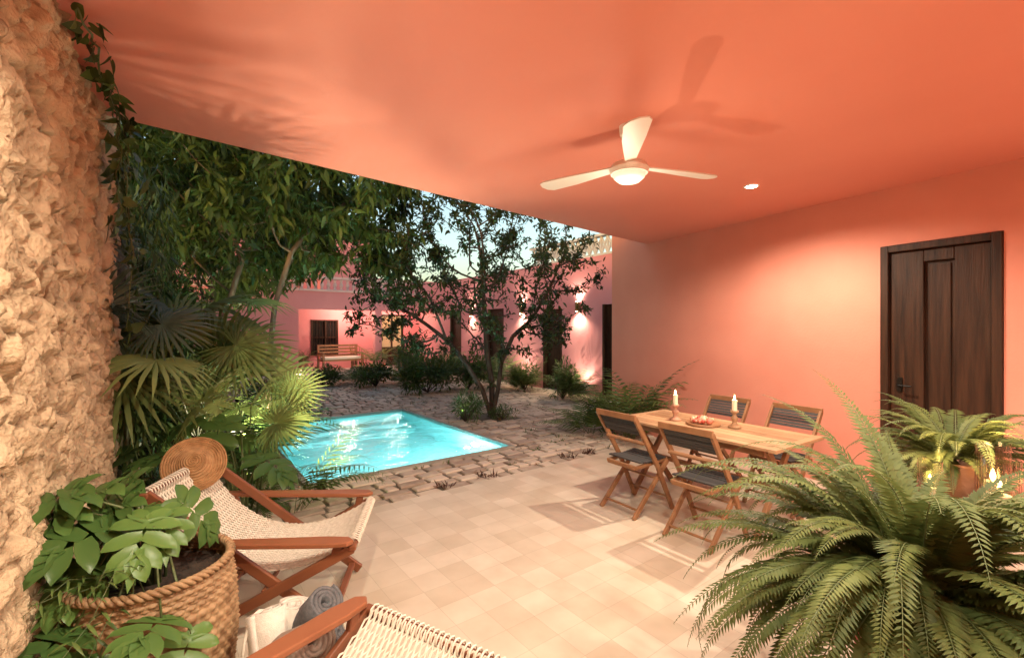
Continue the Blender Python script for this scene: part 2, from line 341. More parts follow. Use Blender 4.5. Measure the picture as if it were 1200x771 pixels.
while j<11.4:
    h=random.uniform(.15,.24); i=-3.35 if j<PL+.4 else -4.6; i-=random.uniform(0,.2)
    while i<4.6:
        w=random.uniform(.14,.36); a0,a1,b0,b1=i+.006,i+w-.006,j+.006,j+h-.006
        i+=w
        if a1>-PW-.05 and a0<.05 and b1>-.05 and b0<PL+.05:
            if b0<-.08 and b1<.02: b1=min(b1,-.075)
            elif a0<-PW-.1 and a1<-PW+.1: a1=min(a1,-PW-.075)
            elif a0>-.1: a0=max(a0,.075)
            elif b0>PL-.1: b0=max(b0,PL+.075)
            else:
                if a1>.07 and a0<.0: a0=.075
                elif a0<-PW-.12: a1=-PW-.075
                elif b1>PL+.12: b0=PL+.075
                elif b0<-.12: b1=-.075
                else: continue
            if a1-a0<.04 or b1-b0<.04: continue
        X,Y=C2W((a0+a1)/2,(b0+b1)/2)
        if Y<8.1 and X>5.93-.518*Y+.05: continue
        if ((X+.41)**2+(Y-8.8)**2)<.42**2: continue
        if not(-PW-.1<a1<.1 and -.1<b1<PL+.1): joints.append((a1,b1))
        z=random.uniform(-.022,-.008); k=[random.uniform(-.005,.005) for _ in range(4)]; q=.012; g=[random.uniform(0,.02) for _ in range(8)]
        top=[(a0+q+g[0],b0+q+g[1],z+k[0]),(a1-q-g[2],b0+q+g[3],z+k[1]),(a1-q-g[4],b1-q-g[5],z+k[2]),(a0+q+g[6],b1-q-g[7],z+k[3])]
        md=[(x+(-q*.9 if n in(0,3) else q*.9),y+(-q*.9 if n in(0,1) else q*.9),zz-.008) for n,(x,y,zz) in enumerate(top)]
        bt=[(x,y,-.05) for x,y,_ in md]
        mb.add(top+md+bt,[(0,1,2,3)]+[(4+n,4+(n+1)%4,(n+1)%4,n) for n in range(4)]+[(8+n,8+(n+1)%4,4+(n+1)%4,4+n) for n in range(4)],.2+.75*random.random())
    j+=h
mb.build('stone_patio',M_pave,loc=(O[0],O[1],0),rz=RZ)
# grass tufts growing in the joints, fallen leaves
e=empty('joint_grass',(O[0],O[1],0),RZ); fo=Fol()
for a1,b1 in random.sample(joints,230):
    m=random.randint(3,9)
    for _ in range(m): v=rdir(1.0); v.z=abs(v.z)+.2; fo.add('narrow',(a1+random.uniform(-.05,.05),b1+random.uniform(-.012,.012),-.03),v,rdir(),random.uniform(.03,.085))
fo.build('blades',G_shrub,e)
e=empty('fallen_leaves',(O[0],O[1],0),RZ); fo=Fol()
for _ in range(420):
    a1=random.gauss(.8,2.0); b1=random.gauss(3.0,3.0)
    if b1<-1 or b1>11 or a1>4.4 or a1<-4 or (-PW-.1<a1<.1 and -.1<b1<PL+.1): continue
    fo.add('leaf',(a1,b1,.0),(random.gauss(0,1),random.gauss(0,1),.05),(random.gauss(0,.15),random.gauss(0,.15),1),random.uniform(.04,.09))
fo.build('leaves',G_dry,e)
# pool
pool=empty('swimming_pool',(O[0],O[1],0),RZ); D=-1.25
mb=MB(); mb.add([(-PW,0,0),(0,0,0),(0,PL,0),(-PW,PL,0),(-PW,0,D),(0,0,D),(0,PL,D),(-PW,PL,D)],[(4,5,6,7),(0,1,5,4),(1,2,6,5),(2,3,7,6),(3,0,4,7)]); mb.build('basin',M_basin,pool)
mb=MB(); mb.span((-PW,PL-.32,D),(0,PL,-.75)); mb.span((-PW,PL-.62,D),(0,PL-.325,-1.0)); mb.build('steps',M_basin,pool,bevel=.01)
mb=MB()
c=.065
mb.span((-PW-c,-c,-.05),(c,.0,.0)); mb.span((-PW-c,PL,-.05),(c,PL+c,.0)); mb.span((0,.001,-.05),(c,PL-.001,.0)); mb.span((-PW-c,.001,-.05),(-PW,PL-.001,.0))
M_cop=noisy('coping_stone',(.28,.26,.22),(.42,.38,.32),8,.6,.2); mb.build('coping',M_cop,pool)
mb=MB()
mb.add([(-PW+.001,.001,-.055),(-.001,.001,-.055),(-.001,PL-.001,-.055),(-PW+.001,PL-.001,-.055)],[(0,1,2,3)]); mb.build('water',M_water,pool)
M_plamp=plain('pool_lamp',(1,1,1),.3,emit=(.8,1,1),es=12)
mb=MB(); mb.lathe([(0,0),(.07,0),(.09,-.02)],n=20); o=mb.build('underwater_lamp',M_plamp,pool); o.rotation_euler=(0,R(-90),0); o.location=(-.02,.9,-.45)
mb=MB(); mb.lathe([(0,0),(.07,0),(.09,-.02)],n=20); o=mb.build('underwater_lamp',M_plamp,pool); o.rotation_euler=(R(-90),0,0); o.location=(-1.7,.02,-.5)
def lamp(name,ty,loc,e,col=(1,.8,.58),rad=.05,spot=None,tgt=None,blend=1,parent=None):
    l=bpy.data.lights.new(name,ty); l.energy=e; l.color=col
    if ty!='SUN': l.shadow_soft_size=rad
    if spot: l.spot_size=R(spot); l.spot_blend=blend
    o=bpy.data.objects.new(name,l); o.location=loc
    if tgt is not None: o.rotation_euler=(Vector(tgt)-Vector(loc)).to_track_quat('-Z','Y').to_euler()
    link(o,parent); return o
lamp('pool_light','POINT',(-.16,.9,-.5),90,(.88,1,1),.012,parent=pool)
lamp('pool_light','POINT',(-1.7,.14,-.55),190,(.88,1,1),.012,parent=pool)
# stone rubble wall (real relief)
wl=5.15; wh=3.12; st=.0125; nu=int(wl/st); nv=int(wh/st)
uu,vv=np.meshgrid(np.linspace(0,wl,nu),np.linspace(0,wh,nv)); Q=np.stack([uu.ravel(),vv.ravel()],1)
wx=np.array([noise.noise(Vector((a*4,b*4,0)))for a,b in Q]); wy=np.array([noise.noise(Vector((a*4,b*4,9)))for a,b in Q]); fine=np.array([noise.fractal(Vector((a*11,b*11,4)),.8,2,5) for a,b in Q])
hx=np.array([noise.noise(Vector((a*19,b*19,2)))for a,b in Q]); hy=np.array([noise.noise(Vector((a*19,b*19,7)))for a,b in Q])
Qw=Q+np.stack([wx,wy],1)*.05+np.stack([hx,hy],1)*.022
seeds=[]; y=-.1
while y<wh+.2:
    hh=random.uniform(.07,.17); x=-.2
    while x<wl+.3:
        w=random.uniform(.06,.24); seeds.append((x+w/2+random.uniform(-.03,.03),y+hh/2+random.uniform(-.04,.04),random.uniform(-.012,.03)))
        if random.random()<.5: seeds.append((x+w+random.uniform(-.02,.02),y+hh+random.uniform(-.02,.02),random.uniform(-.03,.0)))
        x+=w
    y+=hh
SD=np.array(seeds); F1=np.full(len(Q),9.);F2=np.full(len(Q),9.);ID=np.zeros(len(Q),int)
for a in range(0,len(Q),8000):
    d=np.sqrt(((Qw[a:a+8000,None,:]-SD[None,:,:2])**2*np.array([.75,1.15])).sum(2))-SD[None,:,2]*.6
    ix=np.argpartition(d,1,axis=1)[:,:2]; dd=np.take_along_axis(d,ix,1); o=np.argsort(dd,1); dd=np.take_along_axis(dd,o,1); ix=np.take_along_axis(ix,o,1)
    F1[a:a+8000]=dd[:,0];F2[a:a+8000]=dd[:,1];ID[a:a+8000]=ix[:,0]
gap=np.clip((F2-F1)/.026,0,1); rc=rng.random(len(SD)); rh=rng.random(len(SD)); tx=rng.normal(0,.22,(len(SD),2))
tilt=((Qw-SD[ID,:2])*tx[ID]).sum(1)
hgt=gap**.7*(.010+.026*rh[ID]+tilt)+fine*.019*(.6+.4*gap)+.02*wx
tint=np.clip(.3+.2*gap+.4*rc[ID]+.35*fine,0,1)
X0=(.03,-.85); dx,dy=-.568,.823; nx,ny=.823,.568
V=np.stack([X0[0]+dx*Q[:,0]+nx*(hgt-.03),X0[1]+dy*Q[:,0]+ny*(hgt-.03),Q[:,1]],1)
idx=np.arange(nu*nv).reshape(nv,nu); F=np.stack([idx[:-1,:-1].ravel(),idx[:-1,1:].ravel(),idx[1:,1:].ravel(),idx[1:,:-1].ravel()],1)
sw=empty('stone_wall'); np_mesh('rubble_face',V,F,M_rub,sw,tint,True)
ang=math.atan2(dy,dx)
mb=MB(); mb.span((0,.12,0),(5.15,.5,3.12)); mb.span((5.152,.06,0),(22,.5,2.7)); mb.build('wall_core',M_stone2,sw,loc=(X0[0],X0[1],0),rz=ang)
mb=MB(); mb.prism([(-3.1,2.413),(2.36,7.546),(2.75,7.3),(7.6,-2.3),(.0,-1.1)],3.0,3.35); mb.build('terrace_ceiling',M_ceil)
rw=empty('terrace_wall',(1.75,8.07,0),math.atan2(-.888,.46))
mb=MB(); mb.span((0,0,-.1),(4.02,.3,3.5)); mb.span((4.876,0,-.1),(11.4,.3,3.5)); mb.span((4.02,0,2.45),(4.876,.3,3.5)); mb.build('plaster',M_wall,rw)
mb=MB(); mb.span((.0,.31,-.1),(3.0,.6,3.5)); mb.build('return',M_wall,rw)
mb=MB(); mb.box((3.5,-1.62,1.5),(7.4,.25,3.2),rz=math.atan2(-1.05,6.9)); mb.build('back_wall',M_wall)
dr=empty('wooden_door',(1.75,8.07,0),math.atan2(-.888,.46)); x0,x1,H=4.024,4.872,2.446
mb=MB(); f=.065
mb.span((x0,-.02,0),(x0+f,.14,H)); mb.span((x1-f,-.02,0),(x1,.14,H)); mb.span((x0+f,-.02,H-f),(x1-f,.14,H)); mb.build('frame',M_door,dr,bevel=.006)
mb=MB(); W=x1-x0-2*f; a=x0+f; b_=x1-f; t_=H-f-.004
mb.span((a+.003,.055,.01),(b_-.003,.09,t_))
mb.span((a+.003,.02,.01),(a+W*.36,.054,t_)); mb.span((a+W*.66,.02,.01),(b_-.003,.054,t_))
mb.span((a+W*.36+.001,.021,t_-.11),(a+W*.66-.001,.054,t_)); mb.span((a+W*.36+.001,.021,.01),(a+W*.66-.001,.054,.25))
mb.span((a+W*.36+.03,.042,.28),(a+W*.66-.03,.0545,t_-.14))
mb.build('leaf',M_door,dr,bevel=.006)
mb=MB(); mb.span((a+.06,.006,1.06),(a+.10,.0195,1.19)); mb.tube([(a+.08,.006,1.12),(a+.08,-.035,1.12),(a+.10,-.045,1.12),(a+.19,-.045,1.12)],.008,8); mb.build('handle',M_metal,dr)
# ============================================================ courtyard buildings
cw=empty('courtyard_wall',(O[0],O[1],0),RZ); EX=4.62
doors=[(1.43,2.4,2.25),(3.83,4.6,2.2),(6.5,7.4,2.3),(9.1,9.9,2.3)]
mb=MB(); j=-1.5
for a0,a1,h in doors: mb.span((EX,j,-.1),(EX+.3,a0,3.45)); mb.span((EX,a0,h),(EX+.3,a1,3.45)); j=a1
mb.span((EX,j,-.1),(EX+.3,11.5,3.45)); mb.build('plaster',M_pink,cw)
mb=MB()
for a0,a1,h in doors:
    mb.span((EX+.08,a0+.002,0),(EX+.12,a1-.002,h-.002))
    for q in(a0+.002,a1-.062): mb.span((EX-.01,q,0),(EX+.079,q+.06,h-.002))
    for zz in(.3,1.1,1.7): mb.span((EX+.06,a0+.1,zz),(EX+.079,a1-.1,zz+.06))
mb.build('doors',M_door,cw)
mb=MB(); mb.span((EX-.02,-1.5,3.452),(EX+.2,5.2,3.50)); mb.span((EX-.02,-1.5,3.93),(EX+.2,5.2,3.98)); q=-1.5
while q<5.1:
    for s in(0,1): mb.beam((EX+.08,q+(0 if s else .2),3.5),(EX+.08,q+(.2 if s else 0),3.93),.05,.03,side=(1,0,0))
    mb.span((EX+.04,q-.012,3.50),(EX+.12,q+.012,3.93)); q+=.2
mb.build('lattice_parapet',M_white,cw)
hs=empty('pink_house',(O[0],O[1],0),RZ); Y0=11.5
mb=MB()
mb.span((-6,Y0,-.1),(-.3,Y0+.25,2.95)); mb.span((-.3,Y0,2.33),(EX-.002,Y0+.25,2.95)); mb.span((2.35,Y0,.12),(2.6,Y0+.25,2.33)); 
mb.span((-6,Y0+1.7,-.1),(.5,Y0+1.9,2.95)); mb.span((1.5,Y0+1.7,-.1),(3.2,Y0+1.9,2.95)); mb.span((4.2,Y0+1.7,-.1),(7,Y0+1.9,2.95)); mb.span((.5,Y0+1.7,-.1),(1.5,Y0+1.9,.65)); mb.span((.5,Y0+1.7,2.0),(1.5,Y0+1.9,2.95)); mb.span((3.2,Y0+1.7,2.25),(4.2,Y0+1.9,2.95))
mb.span((-6,Y0+.252,2.6),(7,Y0+1.698,2.9)); mb.span((EX+.3,Y0+.252,-.1),(EX+.5,Y0+1.698,2.59))
mb.span((1.2,Y0+2.6,2.9),(3.1,Y0+6,5.9)); mb.span((3.2,Y0+3.2,2.9),(7,Y0+6,3.9)); mb.span((-6,Y0+1.92,2.9),(8,Y0+6,2.96)); mb.span((-6,Y0+3.5,2.97),(1.1,Y0+6,5.2))
mb.build('walls',M_pink,hs)
mb=MB(); mb.span((-3,Y0-.5,-.05),(EX-.01,Y0+1.69,.12)); mb.build('porch_step',M_white,hs,bevel=.01)
mb=MB(); mb.span((-6,Y0-.05,2.952),(EX-.3,Y0+.2,3.02)); mb.span((-6,Y0-.02,3.40),(EX-.3,Y0+.2,3.48)); q=-5.9
while q<EX-.4:
    mb.lathe([(.035,3.02),(.06,3.05),(.035,3.10),(.075,3.19),(.035,3.30),(.06,3.37),(.035,3.40)],(q,Y0+.09,0),8); q+=.22
mb.build('balustrade',noisy('pale_pink_plaster',(.70,.50,.48),(.78,.58,.55),3,.7,.1),hs)
mb=MB()
for x in(.5,1.0,1.44): mb.span((x,Y0+1.66,.65),(x+.06,Y0+1.72,2.0))
for z in(.65,1.3,1.94): mb.span((.5,Y0+1.655,z),(1.5,Y0+1.725,z+.05))
k=.6
while k<1.45: mb.tube([(k,Y0+1.64,.66),(k,Y0+1.64,1.98)],.01,5); k+=.1
mb.span((3.2,Y0+1.68,.12),(3.26,Y0+1.8,2.25)); mb.span((4.14,Y0+1.68,.12),(4.2,Y0+1.8,2.25)); mb.span((3.67,Y0+1.7,.12),(3.73,Y0+1.76,2.2)); mb.span((3.2,Y0+1.68,2.19),(4.2,Y0+1.8,2.249)); mb.span((3.26,Y0+1.72,.12),(4.14,Y0+1.76,.9))
mb.build('window_joinery',M_door,hs)
M_litwin=plain('lit_window_glass',(.3,.2,.1),.1,emit=(1,.62,.3),es=.35)
mb=MB(); mb.span((.5,Y0+1.76,.65),(1.5,Y0+1.77,2.0)); mb.build('glazing',M_win,hs)
mb=MB(); mb.span((3.2,Y0+1.81,.12),(4.2,Y0+1.82,2.25)); mb.build('lit_glazing',M_litwin,hs)
lamp('porch_light','POINT',(1.6,Y0+.8,2.4),95,(1,.78,.54),.08,parent=hs); lamp('porch_light','POINT',(3.6,Y0+.8,2.4),75,(1,.78,.54),.08,parent=hs)
pb=empty('porch_bench',(*C2W(1.3,Y0+.7),.12),RZ+.1)
mb=MB(); mb.span((-.75,-.28,.36),(.75,.28,.42)); 
for x in(-.75,.69): 
    mb.span((x,-.28,0),(x+.06,-.22,.66)); mb.span((x,.22,0),(x+.06,.28,.95)); mb.span((x,-.28,.62),(x+.06,.28,.67))
for z in(.52,.64,.76,.88): mb.span((-.7,.22,z),(.7,.25,z+.07))
mb.build('frame',M_teak,pb)
mb=MB(); mb.span((-.68,-.26,.422),(.68,.2,.52)); mb.build('cushion',M_tow3,pb,bevel=.03)
ra=empty('rattan_armchair',(*C2W(2.15,Y0+1.15),.12),RZ+.5); mb=MB()
mb.lathe([(.0,.36),(.28,.38),(.3,.42),(.0,.44)],n=20)
for k in range(15):
    a=R(-20+220*k/14); r=.3; mb.tube([(r*math.cos(a),r*math.sin(a),.0),(r*math.cos(a),r*math.sin(a),.4),(r*1.15*math.cos(a),r*1.15*math.sin(a),.62+.3*max(0,math.sin(a)))],.012,5)
mb.tube([(.345*math.cos(R(-20+220*k/20)),.345*math.sin(R(-20+220*k/20)),.62+.3*max(0,math.sin(R(-20+220*k/20)))) for k in range(21)],.02,6)
mb.build('frame',M_wick,ra)
for i,jj,h in((.05,Y0+.9,.8),(2.95,Y0+.9,.9),(2.2,Y0-.3,.9),(3.4,Y0-.25,.9)):
    x,y=C2W(i,jj); e=empty('potted_palm',(x,y,.12)); mb=MB(); mb.lathe([(0,0),(.13,0),(.18,.3),(.19,.32),(.16,.32),(.15,.28),(0,.28)],n=20); mb.build('pot',M_terra2,e,smooth=True)
    fo=Fol()
    for _ in range(14): frond(fo,(0,0,.28),random.uniform(0,6.28),h,random.uniform(.7,1.4),random.uniform(1,1.8),16,.2,'palmlet')
    fo.build('fronds',G_palm,e)
# sconces: first one real, other two added to brighten the courtyard
M_brass=plain('sconce_brass',(.3,.2,.1),.4,.8)
for sj,k_ in((3.17,1.0),(5.5,.6),(8.3,.6)):
    sc=empty('real_and_added_sconce',(O[0],O[1],0),RZ); mb=MB(); mb.lathe([(.0,2.1),(.06,2.1),(.06,2.34),(.0,2.34)],(EX-.09,sj,0),16); mb.span((EX-.05,sj-.04,2.18),(EX,sj+.04,2.26)); mb.build('body',M_brass,sc)
    mb=MB(); mb.lathe([(.0,2.345),(.05,2.345)],(EX-.09,sj,0),16); mb.lathe([(.0,2.095),(.05,2.095)],(EX-.09,sj,0),16); mb.build('bulb',M_bulb,sc)
    lamp('real_and_added_sconce_up','SPOT',(EX-.1,sj,2.37),85*k_,(1,.8,.52),.03,130,parent=sc).rotation_euler=(R(180),0,0)
    lamp('real_and_added_sconce_down','SPOT',(EX-.1,sj,2.06),130*k_,(1,.8,.52),.03,140,parent=sc)
# ============================================================ trees & plants
th=rng.uniform(0,2*np.pi,1100); rr=np.sqrt(rng.random(1100)); zz=rng.random(1100)
A=[]
for t_,r_,z_ in zip(th,rr,zz):
    z=1.15+z_*3.05; prof=math.sin(math.pi*min(1,max(.05,(z-.7)/3.9)))**.55*2.5; A.append((math.cos(t_)*r_*prof-.3,math.sin(t_)*r_*prof*.8,z))
A=np.array([a for a in A if noise.noise(Vector((a[0]*.9,a[1]*.9,a[2]*.9)))>-.16 and not(a[2]<1.9 and math.hypot(a[0],a[1])<.7)])
A=np.concatenate([A,rng.uniform(-1,1,(60,3))*np.array([.6,.5,.35])+np.array([-2.2,0,1.9])])
tree('citrus_tree',(-.41,8.8,0),[[(0,0,-.05),(.02,0,.25),(.0,.03,.55)],[(.0,.03,.0),(-.16,.02,.5),(-.45,.05,.95),(-.8,.0,1.4)],[(.04,0,0),(.14,.0,.5),(.2,.05,1.0),(.42,.1,1.5)],[(.02,0.05,0),(.02,.1,.6),(-.08,.15,1.2),(-.1,.1,1.7)]],A,.13,12500,.115,'leaf',G_tree,M_bark,.13,r0=.0066,ex=2.25,maxr=.11,di=2.5,dk=.2)
A=rng.normal(0,1,(1300,3)); A/=np.linalg.norm(A,axis=1,keepdims=True); A*=rng.random((1300,1))**.4; A=A*np.array([2.5,2.2,1.5])+np.array([.25,.4,4.0])
ex2=rng.uniform(-1,1,(200,3))*np.array([.5,.55,.9])+np.array([2.35,1.0,3.4]); A=np.concatenate([A,ex2])
tree('canopy_tree',(-4.4,6.9,0),[[(0,0,-.1),(.05,0,.8),(.0,.05,1.6),(.15,.1,2.2),(.3,.1,2.7)],[(.9,-.2,-.1),(.85,-.2,1.0),(.9,-.1,2.0),(1.1,0,2.8)]],A,.2,19000,.22,'mango',G_mango,M_bark2,.28,r0=.006,ex=2.3,maxr=.12,down=-.8,di=3,dk=.35)
A=rng.normal(0,1,(700,3)); A/=np.linalg.norm(A,axis=1,keepdims=True); A*=rng.random((700,1))**.4; A=A*np.array([2.8,2.6,2.2])+np.array([0,0,4.2])
tree('canopy_tree',(-7.3,11.2,0),[[(0,0,-.1),(.05,0,1.2),(.0,.05,2.4)]],A,.28,9000,.3,'mango',G_mango,M_bark,.35,r0=.007,ex=2.3,maxr=.13,down=-.8,di=3,dk=.4)
bush('garden_hedge',(-5.1,5.9,0),(1.3,2.0,2.0),5200,.18,G_shrub,clumps=26)
bush('garden_hedge',(-7.2,8.9,0),(1.5,2.2,2.0),4200,.2,G_shrub,clumps=24)
bush('garden_shrub',(-3.6,4.3,0),(.6,.7,1.4),2400,.14,G_shrub,clumps=16)
fanpalm('fan_palm',(-2.7,3.95,0),1.75,15,.55,G_fan,lean=.6)
fanpalm('fan_palm',(-3.1,4.6,0),2.0,10,.55,G_fan,lean=.5)
fanpalm('fan_palm',(-2.95,3.5,0),2.6,8,.5,G_blue,lean=.2)
fanpalm('fan_palm',(-2.35,4.1,0),1.1,7,.36,G_fan,lean=.5,trunk=False)
bigleaf('philodendron_plant',(-2.2,3.75,0),12,.95,.34,'lobed',G_phil,rmax=.5)
bigleaf('elephant_ear_plant',(-2.7,3.45,0),8,1.0,.3,'heart',G_shrub,rmax=.45)
fern('garden_fern',(-2.35,4.3,0),26,.5,.07,npair=24,mat=G_shrub)
fern('garden_fern',(-2.75,4.9,0),30,.65,.07,npair=24,mat=G_palm)
fern('garden_fern',(-3.3,5.7,0),26,.7,.08,npair=24,mat=G_shrub)
palm('areca_palm',(-1.98,4.2,0),7,1.15,.2,G_palm,el=(.9,1.35),sec=(-1.5,1.0))
palm('areca_palm',(-3.2,6.0,0),20,1.5,.32,G_palm)
palm('areca_palm',(-4.1,7.0,0),18,1.5,.32,G_palm)
bush('garden_shrub',(-4.0,8.1,0),(.6,.8,.6),1400,.1,G_shrub)
bush('garden_shrub',(-4.9,9.4,0),(.7,.7,.6),1300,.1,G_shrub)
e=empty('wall_ivy'); fo=Fol()
for k in range(2600):
    s=5.0+random.random()**1.4*5.5; z=random.uniform(.3,2.95)
    if noise.noise(Vector((s*1.3,z*1.3,5)))<-.25: continue
    o_=random.uniform(0,.28)
    fo.add('leaf',(X0[0]+dx*s+nx*o_,X0[1]+dy*s+ny*o_,z),Vector((nx*.3,ny*.3,-1))+rdir()*.6,Vector((nx,ny,.4))+rdir()*.5,random.uniform(.09,.17))
fo.build('foliage',G_shrub,e)
bush('tree_foot_plant',(-.85,8.35,-.02),(.35,.3,.36),800,.12,G_shrub,'narrow')
bush('tree_foot_plant',(-.2,8.55,-.02),(.3,.25,.2),400,.09,G_shrub,'narrow')
bush('courtyard_shrub',(-2.2,12.0,0),(.9,.7,.85),2400,.14,G_shrub)
bush('courtyard_shrub',(-1.2,12.6,0),(.8,.7,.8),1900,.13,G_shrub)
bush('courtyard_shrub',(-3.9,13.2,0),(.8,.6,.6),1400,.13,G_shrub)
bush('courtyard_shrub',(-3.0,14.6,0),(.8,.6,1.0),1500,.15,G_shrub)
bush('courtyard_shrub',(-5.6,13.6,0),(.7,.5,.45),1000,.12,G_shrub)
bush('courtyard_shrub',(1.2,10.9,0),(.5,.45,.7),1100,.13,G_palm,'narrow')
bush('courtyard_shrub',(.35,12.5,0),(.5,.4,.7),1000,.13,G_palm,'narrow')
palm('courtyard_palm',(1.4,11.0,0),20,1.3,.28,bend=(.8,1.5))
palm('courtyard_palm',(.3,12.6,0),18,1.5,.3,bend=(.8,1.5))
palm('courtyard_palm',(-.5,13.3,0),16,1.5,.3,bend=(.8,1.5))
palm('courtyard_palm',(-4.9,14.3,0),18,1.3,.28)
palm('courtyard_palm',(-3.3,14.0,0),16,1.6,.3,bend=(.8,1.5))
palm('courtyard_palm',(-2.0,14.6,0),16,1.7,.3,bend=(.8,1.5))
fern('terrace_palm',(1.75,6.85,0),24,1.5,.26,'narrow',G_palm,el=(.95,1.5),bend=(.8,1.6),npair=18,spread=.12)
palm('terrace_palm',(1.25,7.3,0),18,1.0,.22,npair=20,bend=(.8,1.6))
bush('terrace_shrub',(1.5,7.4,0),(.4,.4,.4),800,.1,G_shrub)
for k,i in enumerate((-2.45,-1.55,-1.0,.25,.6)):
    x,y=C2W(i,-.93); e=empty('edging_plant',(x,y,-.02)); fo=Fol()
    for _ in range(26): v=rdir(.8); v.z=abs(v.z)+.2; fo.add('narrow',Vector((random.uniform(-.1,.1),random.uniform(-.04,.04),0)),v,rdir(),random.uniform(.05,.11))
    fo.build('leaves',G_red,e)
e=empty('climbing_vine'); fo=Fol(); pts=[]
for k in range(26):
    s=3.25+k*.075; z=2.95-.03*math.sin(k)-max(0,k-14)*.07
    p=Vector((X0[0]+dx*s+nx*.08+random.uniform(-.02,.02),X0[1]+dy*s+ny*.08,z)); pts.append(p)
    for _ in range(4 if k%3 else 1): fo.add('heart',p+rdir()*.05,rdir(-.8),Vector((nx,ny,.3))+rdir()*.4,random.uniform(.05,.09))
fo.st.tube(pts,.005,5); 
for s,z0,ln in((4.2,2.9,.7),(4.45,2.95,.4),(4.75,2.95,1.3)):
    q=[Vector((X0[0]+dx*s+nx*.1+random.uniform(-.03,.03),X0[1]+dy*s+ny*.1,z0-ln*t/10)) for t in range(11)]; fo.st.tube(q,.004,4)
    for p in q:
        for _ in range(3): fo.add('heart',p+rdir()*.04,rdir(-1),Vector((nx,ny,.2))+rdir()*.4,random.uniform(.05,.09))
fo.build('leaves',G_shrub,e)
# ============================================================ ceiling fan
fn=empty('ceiling_fan',(.78,3.07,0)); mb=MB()
mb.lathe([(0,3.0),(.065,3.0),(.06,2.94),(.035,2.90),(.0,2.90)],n=24); mb.tube([(0,0,2.91),(0,0,2.74)],.012,10)
mb.lathe([(0,2.77),(.04,2.77),(.11,2.745),(.13,2.71),(.12,2.68),(.0,2.68)],n=32); mb.build('motor',M_fanw,fn,smooth=False)
mb=MB(); mb.lathe([(.105,2.679),(.10,2.655),(.07,2.63),(.0,2.62)],n=32); mb.build('lamp_bowl',M_diff,fn,smooth=True)
mb=MB()
for k in range(3):
    a=R(20+120*k); m=Matrix.Rotation(a,3,'Z')@Matrix.Rotation(R(9),3,'X')
    out=[(.12,-.035),(.2,-.045),(.45,-.075),(.66,-.08),(.70,-.05),(.715,0),(.70,.05),(.66,.07),(.45,.06),(.2,.04),(.12,.035)]
    mb.prism(out,-.004,.004,M=m,off=(0,0,2.735))
mb.build('blades',M_fanw,fn)
lamp('fan_light','POINT',(.78,3.07,2.5),7,(1,.84,.62),.12)
for k,(x,y,e,sp) in enumerate(((2.26,4.35,290,160),(.9,1.3,205,160),(-.35,.75,190,160),(2.5,1.6,205,160),(4.2,1.2,165,160),(1.9,-.2,165,160))):
    dl=empty('ceiling_downlight',(x,y,2.998)); mb=MB(); mb.lathe([(.05,.0),(.07,0),(.067,-.008),(.052,-.008),(.05,0)],n=24); mb.build('trim_ring',M_fanw,dl)
    mb=MB(); mb.lathe([(0,-.003),(.049,-.003)],n=20); mb.build('bulb',M_bulb,dl)
    lamp('downlight','SPOT',(0,0,-.03),e,(1,.87,.68),.035,sp,parent=dl,blend=.6)
def uplight(x,y,e,tgt,sp=100,z=.12,rad=.015):
    u=empty('garden_uplight',(x,y,0)); mb=MB(); mb.lathe([(0,0),(.04,0),(.05,.08),(.045,.1),(0,.09)],n=12); mb.build('housing',M_metal,u)
    lamp('uplight','SPOT',(x,y,z),e,(1,.84,.56),rad,sp,tgt)
uplight(-1.95,4.72,430,(-.5,3.2,3),78,.15,.03); uplight(-2.55,4.45,140,(-2.8,4.2,3),130); uplight(-3.6,6.3,520,(-4.0,7.2,4),140); uplight(.12,13.25,110,(.5,13.5,2.5),130); uplight(1.65,11.4,110,(1.95,11.7,2.5),130); uplight(-6.2,10.4,350,(-7,11.2,4),140)
x,y=C2W(1.5,9.9); uplight(x,y,150,(*C2W(1.5,12),3.2),130)
x,y=C2W(.5,2.1); uplight(x,y,60,(-.7,8.9,3),100)
gl=empty('garden_lantern',(-6.6,14.3,0)); mb=MB(); mb.lathe([(0,.08),(.08,.1),(.11,.2),(.09,.34),(.05,.4),(0,.4)],n=16); mb.build('globe',plain('lantern_glow',(1,.9,.7),.5,emit=(1,.8,.5),es=3),gl,smooth=True); lamp('lantern_light','POINT',(-6.6,14.3,.7),12,(1,.75,.45),.1)
# ============================================================ table
TC=(1.83,4.285); TR=math.atan2(-.825,.565)
tb=empty('dining_table',(TC[0],TC[1],0),TR); mb=MB(); n=8; W=.8; L=1.54
for k in range(n): mb.span((-L/2+.04,-W/2+k*W/n+.003,.725),(L/2-.04,-W/2+(k+1)*W/n-.003,.75),t=random.random())
for sx in(-1,1): mb.span((sx*(L/2-.038),-W/2,.724),(sx*(L/2+.03),W/2,.752),t=.6)
mb.build('top',M_ttop,tb,bevel=.004)
mb=MB(); mb.span((-L/2+.1,-W/2+.08,.66),(L/2-.1,-W/2+.11,.724)); mb.span((-L/2+.1,W/2-.11,.66),(L/2-.1,W/2-.08,.724))
for sx in(-1,1):
    x=sx*(L/2-.16)
    mb.beam((x,-W/2+.06,0),(x,W/2-.16,.70),.035,.05,side=(1,0,0)); mb.beam((x+sx*.04,W/2-.06,0),(x+sx*.04,-W/2+.16,.70),.035,.05,side=(1,0,0))
    mb.span((x-.02,-W/2+.1,.68),(x+.02,W/2-.1,.723)); mb.span((x+sx*.02-.02,-.03,.3),(x+sx*.02+.02,.03,.38))
mb.span((-L/2+.14,-.02,.325),(L/2-.14,.02,.365)); mb.build('legs',M_teak,tb,bevel=.003)
